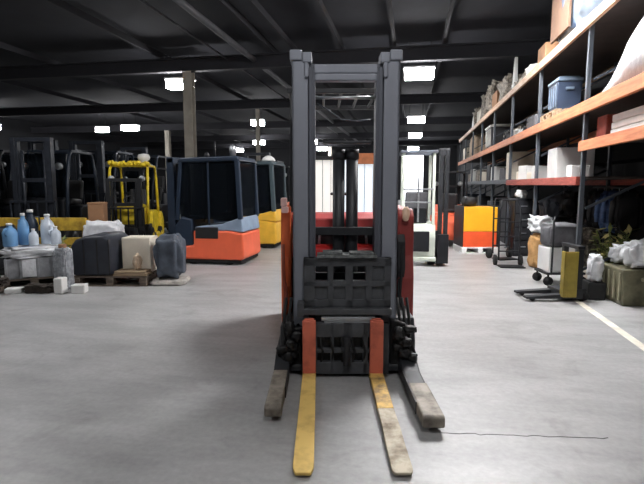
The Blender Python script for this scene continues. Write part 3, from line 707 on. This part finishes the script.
# top level loads
def top_load():
    t = thing('wrapped_load','tall film wrapped white and blue load on the top rack level','load',(2.6,8.05,ZA+.131),0)
    q = MB().blob((0,0,0),(.9,.95,1.35),.35,.12,3,2,4,True,.05); q.build('film', mat('load_film',(112,122,134),.4,0,.15,8,.4), t, 0, True)
    MB().blob((-.02,-.2,.05),(.96,.35,1.2),.4,.15,3,6,3).build('blue_film', mat('pale_blue_film',(84,104,132),.35,0,.1,10,.3), t, 0, True)
    MB().box(-.49,-.455,-.4,.5,.1,1.0).build('brown_edge_board', mat('dark_cardboard',(104,80,64),.8), t)
pallet('pallet under the film wrapped load on the top level', (2.6,8.05,ZA), PI/2, 1.1,.95)
top_load()
carton_box('brown carton with pale lid near the middle of the top rack level', (2.4,9.15,ZA), 0, (.55,.5,.36), carton, tape=cream)
tag(MB().prism([(-.16,0),(.14,0),(.16,.4),(.02,.95),(-.05,.5)],'x',-.04,.04).build('leaning_sheet', white_p, None, .01, False,(2.3,12.2,ZA),0),'pointed white panel standing upright on the top rack level','panel')
tops = [(13.00,.9,.62,junk,'scruffy mottled carton behind the pointed panel'),(14.19,.8,.5,carton,'brown carton beside the mottled cartons on the top level'),(15.21,.8,.95,junk,'tallest mottled bale on the top rack level'),
        (16.29,.9,.85,junk,'mottled bale one place beyond the tallest bale'),(17.43,.8,.5,cream,'cream carton between mottled bales on the top level'),(18.51,.9,.72,junk,'last mottled bale towards the far end of the top level')]
for i,(yy,ly,hh,m,lb) in enumerate(tops):
    if m is junk: lump(lb,(2.55,yy,ZA),0,(.8,ly,hh),m,'bale','bale',.35,.3,3,i,.12,'loads on the top rack level')
    else: carton_box(lb,(2.55,yy,ZA),0,(.8,ly,hh),m,group='loads on the top rack level')
tag(MB().prism([(-.4,0),(.4,0),(.3,.5),(-.1,.85)],'x',-.06,.06).build('leaning_sheet', white_p, None,.01,False,(2.4,20.6,ZA),0),'white panel at the far end of the top rack level','panel')
for i in range(5):
    random.seed(70+i)
    o = MB().blob((0,0,0),(.25,.22,.2+.1*random.random()),.6,.4,3,i,3,True,.1).build('scrap_piece', [white_p,junk,cream,junk,white_p][i], None,0,False,(2.25,10.2+.36*i,ZA),0)
    tag(o,['white lump first past the brown carton on the top level','mottled lump second past the brown carton','cream lump third past the brown carton','mottled lump fourth past the brown carton','white lump last before the pointed panel'][i],'scrap','scrap on the top level')
# middle level
def drape(label, loc):
    mb = MB(); nx, ny = 14, 26
    top = [[None]*(ny+1) for _ in range(nx+1)]; bot = [[None]*(ny+1) for _ in range(nx+1)]
    for i in range(nx+1):
        for j in range(ny+1):
            x = -.5+i/nx; y_ = -.95+1.9*j/ny; t = j/ny
            prof = .03+.80*(1-min(1,max(0,(t-.52)/.46)))**2.1
            edge = min(1, .55+2.2*min(i,nx-i)/nx)
            z = prof*edge+.04*noise.noise(Vector((x*6,y_*5,2)))*(1-.6*t)
            top[i][j] = mb.bm.verts.new((x,y_,max(z,.012))); bot[i][j] = mb.bm.verts.new((x,y_,0))
    for i in range(nx):
        for j in range(ny):
            mb.bm.faces.new((top[i][j],top[i+1][j],top[i+1][j+1],top[i][j+1])); mb.bm.faces.new((bot[i][j],bot[i][j+1],bot[i+1][j+1],bot[i+1][j]))
    for j in range(ny):
        mb.bm.faces.new((top[0][j],top[0][j+1],bot[0][j+1],bot[0][j])); mb.bm.faces.new((top[nx][j+1],top[nx][j],bot[nx][j],bot[nx][j+1]))
    for i in range(nx):
        mb.bm.faces.new((top[i+1][0],top[i][0],bot[i][0],bot[i+1][0])); mb.bm.faces.new((top[i][ny],top[i+1][ny],bot[i+1][ny],bot[i][ny]))
    tag(mb.build('dust_sheet', white_film, None, 0, True, loc), label, 'sheet')
drape('big white dust sheet rising towards the viewer on the middle rack level', (2.6,5.49,ZB))
def bin_(label, loc, rz, size, m, rim, name='storage_bin', cat='bin', group=None, lid=True):
    sx,sy,sz = size; t = thing(name, label, cat, loc, rz, group)
    q = MB()
    A = [(-sx*.44,-sy*.44),(sx*.44,-sy*.44),(sx*.44,sy*.44),(-sx*.44,sy*.44)]
    lo = [q.bm.verts.new((*a,0)) for a in A]; hi = [q.bm.verts.new((a[0]*1.12,a[1]*1.12,sz)) for a in A]
    q.bm.faces.new(lo[::-1]); q.bm.faces.new(hi)
    for i in range(4): q.bm.faces.new((lo[i],lo[(i+1)%4],hi[(i+1)%4],hi[i]))
    q.build('tub', m, t, .015)
    if lid: MB().box(-sx*.52,sx*.52,-sy*.52,sy*.52,sz+.001,sz+.05).box(-sx*.42,sx*.42,-sy*.42,sy*.42,sz+.05,sz+.08).build('lid', rim, t, .012)
    for s in (-1,1): MB().box(-.06,.06,*sorted((s*sy*.47,s*sy*.53)),sz*.7,sz*.8).build('handle', rim, t, .01)
    q = MB()
    for k in range(4): q.box(-sx*.505,-sx*.47,-sy*.36+k*sy*.24-.015,-sy*.36+k*sy*.24+.015,sz*.15,sz*.9)
    q.build('rib', rim, t)
    return t
pallet('pallet under the steel blue bin on the middle rack level', (2.45,8.3,ZB), PI/2, .8,.8)
bin_('steel blue lidded bin on a pallet on the middle rack level', (2.3,8.3,ZB+.1305), 0, (.36,.52,.42), mat('steel_blue_plastic',(44,56,76),.45,0,.15), mat('blue_grey_lid',(100,116,134),.45,0,.1))
carton_box('low grey carton beyond the steel blue bin', (2.4,9.6,ZB), 0, (.6,.6,.24), grey_fab)
for i in range(6):
    random.seed(90+i)
    o = MB().blob((0,0,0),(.3,.26,.16+.14*random.random()),.6,.5,3,i+9,3,True,.2).build('machine_part', [graphite,bright_steel,white_p,junk,graphite,junk][i], None,0,False,(2.3+.05*(i%2),(10.2,10.65,11.5,11.95,12.4,12.85)[i],ZB),i)
    tag(o, ['black machine part just past the low grey carton','bare steel machine part past the black one','white machine part in the middle of the parts row','mottled machine part past the white one','black machine part second from the dark bin','mottled machine part next to the dark bin'][i],'machine part','machine parts on the middle level')
bin_('dark bin with white lid on the middle rack level', (2.5,14.6,ZB), 0, (.85,1.0,.58), mat('charcoal_bin',(58,58,62),.5,0,.2), mat('bin_rim_white',(206,204,198),.5))
lump('large beige sack on the middle rack level beyond the dark bin',(2.55,19.2,ZB),0,(.85,1.5,.85),cream_sack,'sack','sack',.45,.18,2.4,3,.05)
carton_box('beige carton at the far end of the middle rack level',(2.5,21.2,ZB),0,(.8,1.0,.5),cream)
carton_box('dark carton between the white dust sheet and the steel blue bin on the middle level',(2.75,7.05,ZB),0,(.5,.5,.3),graphite)
# near bay lower level
for i in range(3):
    o = MB().box(-.45,.45,-.68,.68,0,.075).build('foam_board', white_p, None, .01, False, (2.60,5.3-.03*i,ZN+.0765*i), .01*i); tag(o,['lowest','middle','topmost'][i]+' white foam board of the stack on the near lower level','board','white foam boards')
carton_box('red brown carton beside the foam boards, next to the upright',(2.45,6.25,ZN),0,(.6,.3,.26),mat('red_carton',(150,66,54),.7,0,.3,10))
# second lower level
carton_box('big white carton on the red beam shelf',(2.45,8.35,ZC),0,(.55,.5,.46),white_p,tape=cream)
for i,(yy,w_,hh) in enumerate(((7.3,.24,.16),(9.2,.28,.22),(9.65,.24,.12),(10.1,.32,.26),(10.55,.24,.16))):
    carton_box(['small white box right by the upright, on the red beam shelf','white box first past the big white carton','flat cream box past the first white box','tallest small white box on the red beam shelf','cream box nearest the end of the red beam'][i],(2.25,yy,ZC),.1*i,(w_,w_,hh),[white_p,white_p,cream,white_p,cream][i],group='small boxes on the red beam shelf')
carton_box('tall cream carton just past the end of the red beam',(2.38,11.7,1.496),0,(.5,.5,.6),cream)
lump('dull red bundle at the far end of the red beam shelf',(2.55,10.85,ZC),0,(.4,.3,.3),brick_red,'bundle','bundle',.5,.3,3,5)
for i,yy in enumerate((12.6,14.0,14.8,16.3,17.2,18.8,19.6)):
    carton_box(['grey','white','dark','cream','grey mottled','white banded','dark mottled'][i]+' carton, '+['first','second','third','fourth','fifth','sixth','seventh'][i]+' past the red beam on the lower shelf',(2.45,yy,1.496),0,(.6,.6,.28+.08*(i%3)),[grey_fab,white_p,graphite,cream,junk,white_p,junk][i],group='cartons on the far lower shelf')
# black sheets added behind the racks, the near one standing in for shade
def backdrop(label, x, y0_, y1_, z0_, z1_, m, name, amp=.03, th=.012):
    mb = MB(); n = 60; A=[];Bv=[]
    for i in range(n+1):
        y_ = y0_+(y1_-y0_)*i/n; dx = amp*math.sin(i*1.1)+amp*.6*math.sin(i*.37)
        A.append((mb.bm.verts.new((x+dx,y_,z0_)),mb.bm.verts.new((x+dx*.6,y_,z1_)))); Bv.append((mb.bm.verts.new((x+dx+th,y_,z0_)),mb.bm.verts.new((x+dx*.6+th,y_,z1_))))
    for i in range(n):
        mb.bm.faces.new((A[i][0],A[i+1][0],A[i+1][1],A[i][1])); mb.bm.faces.new((Bv[i][0],Bv[i][1],Bv[i+1][1],Bv[i+1][0]))
        mb.bm.faces.new((A[i][1],A[i+1][1],Bv[i+1][1],Bv[i][1])); mb.bm.faces.new((A[i][0],Bv[i][0],Bv[i+1][0],A[i+1][0]))
    mb.bm.faces.new((A[0][0],A[0][1],Bv[0][1],Bv[0][0])); mb.bm.faces.new((A[n][0],Bv[n][0],Bv[n][1],A[n][1]))
    return tag(mb.build(name, m, None, 0, True), label, 'backdrop')
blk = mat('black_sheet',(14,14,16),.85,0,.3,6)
backdrop('black curtain added for the dark of the near bay behind the plants', 3.42, 3.5,9.6, .002,1.72, blk, 'black_backdrop',.025)
backdrop('black sheet backing the middle rack level', 3.56, 1.8,22.6, 1.8,4.3, blk, 'backing_sheet',.02)
# work clothes hanging
bar = tag(MB().cyl((2.95,7.3,1.33),(2.95,8.75,1.33),.014,12).build('hanging_rail', steel_dark, None, 0, True),'thin dark hanging rail under the red beam shelf by the upright','rail')
for i,(yy,m) in enumerate(((7.42,vinyl),(7.72,dk_blue_p),(7.98,dk_blue_p),(8.28,vinyl),(8.55,vinyl))):
    t = thing('work_jacket',['black work jacket nearest the viewer on the hanging rail','denim blue work jacket nearest the viewer on the rail','denim blue work jacket deeper on the rail','black work jacket just past the blue ones on the rail','black work jacket last on the hanging rail'][i],'jacket',(2.95,yy,.70),0,'jackets on the hanging rail',.7)
    MB().blob((0,0,0),(.46,.13,.82),.5,.18,3,i,4,False,.08).build('torso', m, t, 0, True)
    for s in (-1,1): MB().tube([(s*.17,0,.76),(s*.26,0,.62),(s*.27,.01,.3),(s*.26,.0,.16)],.055,10,.045).build('sleeve', m, t, 0, True)
    MB().tube([(0,0,.80),(0,0,.885),(.03,0,.90-.03*i*0)],.005,6).build('hanger_hook', bright_steel, t, 0, True)
# floor goods under the near bay
B0 = Vector((2.62,6.0-.1,0))
bin_('olive grey tub at the right edge of the photo holding white plastic bags', (2.58,6.16,.0), .1, (.52,.52,.42), olive, mat('olive_rim',(150,146,122),.5), 'tub','bin', None, False)
lump('white plastic bag heaped on the olive tub, nearer the viewer',(2.62,6.05,.435),0,(.42,.26,.30),white_film,'plastic_bag','bag',.6,.35,3,2,.12,'white bags on the tub')
lump('white plastic bag heaped on the olive tub, nearer the upright',(2.56,6.36,.435),0,(.34,.16,.22),white_film,'plastic_bag','bag',.6,.35,3,7,.12,'white bags on the tub')
leafy('leafy plant with yellow flowers in a dark pot by the olive tub', (2.55,6.85,0), .8, 24, 11, True, True, .24)
leafy('flowering plant in a dark pot behind the other, below the jackets', (2.9,7.15,0), .7, 16, 12, True, True, .2)
lump('white bag slumped on the black box by the olive tub',(2.2,6.3,.212),0,(.15,.18,.32),white_film,'plastic_bag','bag',.6,.3,3,9,.1)
carton_box('low black box on the floor behind the olive tub',(2.2,6.3,0),0,(.2,.24,.2),vinyl)
# hand stacker with ochre guard, carrying a white carton and a grey bag
t = thing('hand_stacker','black hand stacker with ochre guard plate standing by the rack upright','stacker',W(2.84,5.64),YAW)
# local x: right, y: forward; forks point left (-x)
for yy in (.02,.30): MB().prism([(-.42,.03),(-.42,.055),(.0,.085),(.1,.085),(.1,.03)],'y',yy-.05,yy+.05).build('fork', black_steel, t, .004)
MB().box(.0,.14,-.04,.36,.03,.12).box(.14,.28,-.05,.34,.03,.15).build('chassis', black_steel, t, .01)
for yy in (-.02,.33): MB().box(.16,.22,yy-.03,yy+.03,.15,.62).build('mast_post', black_steel, t, .004)
for bx in ((.15,.23,-.05,.36,.621,.66),(.16,.22,.012,.298,.4,.44)): MB().box(*bx).build('mast_crossbar', black_steel, t, .004)
MB().box(-.02,.14,-.09,-.07,.06,.60).box(-.02,0,-.09,.0,.06,.60).build('guard_plate', ochre, t, .006)
for yy in (.0,.30): MB().cyl((.22,yy-.03,.056),(.30,yy+.03,.056),.055,16).cyl((-.34,yy-.02,.026),(-.34,yy+.02,.026),.025,12).build('wheel', rubber, t, 0, True)
t = thing('trolley','low black tube trolley under the white carton','trolley',W(3.33,6.68),YAW)
q = MB()
for yy in (-.18,.18): q.bar((-.27,yy,.17),(.25,yy,.17),.03)
for x in (-.26,0,.24): q.bar((x,-.19,.17),(x,.19,.17),.03)
q.build('frame', black_steel, t)
MB().tube([(-.22,-.21,.17),(-.22,-.21,.9),(-.2,-.19,.94)],.014,8).build('handle', black_steel, t, 0, True)
for x in (-.24,.22):
    for yy in (-.17,.17): MB().cyl((x,yy-.015,.065),(x,yy+.015,.065),.064,14).bar((x,yy,.1),(x,yy,.16),.02).build('caster', rubber, t, 0, True)
RR = Matrix.Rotation(YAW,3,'Z')
carton_box('white carton on the black tube trolley', W(3.32,6.69,.187), YAW, (.46,.36,.33), white_p)
lump('dark grey padded bag on the white trolley carton', W(3.32,6.69,.525), YAW, (.46,.36,.32), grey_fab,'padded_bag','bag',.3,.08,3,2,.03)
# further floor goods under the red beam
def hand_truck(label, loc, rz):
    t = thing('hand_truck', label, 'hand truck', loc, rz, None)
    q = MB()
    for s in (-1,1): q.tube([(s*.17,0,.1),(s*.17,.02,.95),(s*.12,.06,1.12)],.016,8)
    q.tube([(-.12,.06,1.12),(.12,.06,1.12)],.016,8)
    for z in (.25,.5,.75): q.bar((-.17,.01,z),(.17,.01,z),.03,.02)
    q.build('frame', graphite, t)
    MB().box(-.2,.2,-.28,0,.01,.022).build('toe_plate', graphite, t)
    for s in (-1,1): MB().cyl((s*.19,.06,.092),(s*.23,.06,.092),.09,18).build('wheel', rubber, t, 0, True)
    return t
hand_truck('dark hand truck standing nearest the yellow and orange case', W(3.36,9.0), YAW+.2)
hand_truck('dark hand truck standing beside the ochre sack', W(3.18,8.15), YAW-.1)
lump('white bundle on top of the narrow tool cabinet', W(3.85,9.4,1.115), 0, (.2,.2,.16), white_p,'bundle','bundle',.7,.3,2,3)
t = thing('tool_cabinet','dark narrow tool cabinet behind the hand trucks','cabinet',W(3.85,9.4),YAW)
MB().box(-.17,.17,-.15,.15,0,1.11).build('body', graphite, t, .01)
for k in range(4):
    d_ = MB().box(-.15,.15,-.165,-.151,.06+.26*k,.29+.26*k).build('drawer', steel_dark, t, .004); MB().box(-.06,.06,-.18,-.166,.18+.26*k,.2+.26*k).build('handle', bright_steel, d_)
lump('ochre sack on the floor between hand truck and trolley', W(3.62,8.0), .2, (.3,.3,.56), mat('ochre_sack',(184,142,92),.9,0,.2,9,.3),'sack','sack',.5,.2,3,4,.06)
lump('white cloth heap on top of the ochre sack', W(3.62,8.0,.60), .4, (.32,.3,.26), white_film,'cloth','cloth',.6,.4,3,5,.15)
scr = [(4.1,8.75,.34,1.15,mid_grey,'grey machine standing behind the ochre sack'),(4.25,7.7,.34,.72,junk,'mottled machine behind the trolley'),(4.55,8.9,.36,1.3,graphite,'tall black machine deep under the red beam'),(3.86,7.6,.3,.75,steel_dark,'dark machine just behind the trolley')]
for i,(lat,d,w_,hh,m,lb) in enumerate(scr):
    t = thing('shop_machine', lb, 'machine', W(lat,d), YAW+.3*i)
    MB().box(-w_/2,w_/2,-w_/2,w_/2,0,hh*.6).build('cabinet', m, t, .02)
    MB().blob((0,0,hh*.6+.001),(w_*.8,w_*.8,hh*.36),.6,.4,3,i,3,True,.1).build('head', m if m is not graphite else steel_dark, t)
    MB().tube([(0,0,hh*.7),(w_*.3,-w_*.3,hh*.9),(w_*.45,-w_*.35,hh*.8)],.02,8).build('arm', bright_steel, t, 0, True)
    MB().box(-w_*.3,w_*.3,-w_/2-.006,-w_/2,hh*.2,hh*.45).build('panel', white_p if i%2 else mid_grey, t)
for i,(lat,d,zz,sx,lb) in enumerate([(3.75,7.3,0,.22,'white parcel on the floor behind the trolley'),(4.0,6.95,0,.3,'cream parcel on the floor behind the ochre guard')]):
    carton_box(lb, W(lat,d,zz), YAW, (sx,.2,.16), [white_p,cream][i])
for i,(x,yy,hh,m,lb) in enumerate([(2.55,12.3,1.0,graphite,'dark crate under the end of the red beam'),(2.6,14.6,.9,navy,'navy crate on the floor beyond the red beam'),(2.6,16.9,1.0,graphite,'black crate on the floor past the navy one'),(2.6,19.2,.9,junk,'mottled crate on the floor under the far rack'),(2.6,21.5,1.0,navy,'farthest navy crate on the floor under the rack')]):
    carton_box(lb,(x,yy,0),0,(.8,.9,hh),m,'crate','crate','crates under the far rack')

# ------------------------------------------------------------------ world, camera, colour
w = bpy.data.worlds.new('World'); S.world = w; w.use_nodes = True
w.node_tree.nodes['Background'].inputs['Color'].default_value = (.05,.05,.055,1)
cd = bpy.data.cameras.new('Camera'); co = bpy.data.objects.new('Camera', cd); COL.objects.link(co)
cd.sensor_fit = 'HORIZONTAL'; cd.sensor_width = 36; cd.lens = 36*FPX/644; cd.clip_end = 200; cd.clip_start = .05
co.location = (0,0,CAMH); co.rotation_euler = (PI/2-PITCH,0,YAW)
S.camera = co
S.view_settings.view_transform = 'Standard'; S.view_settings.look = 'None'; S.view_settings.gamma = 1; S.view_settings.exposure = 0.66
S.view_settings.use_curve_mapping = False
S.cycles.use_denoising = True
S.cycles.max_bounces = 8
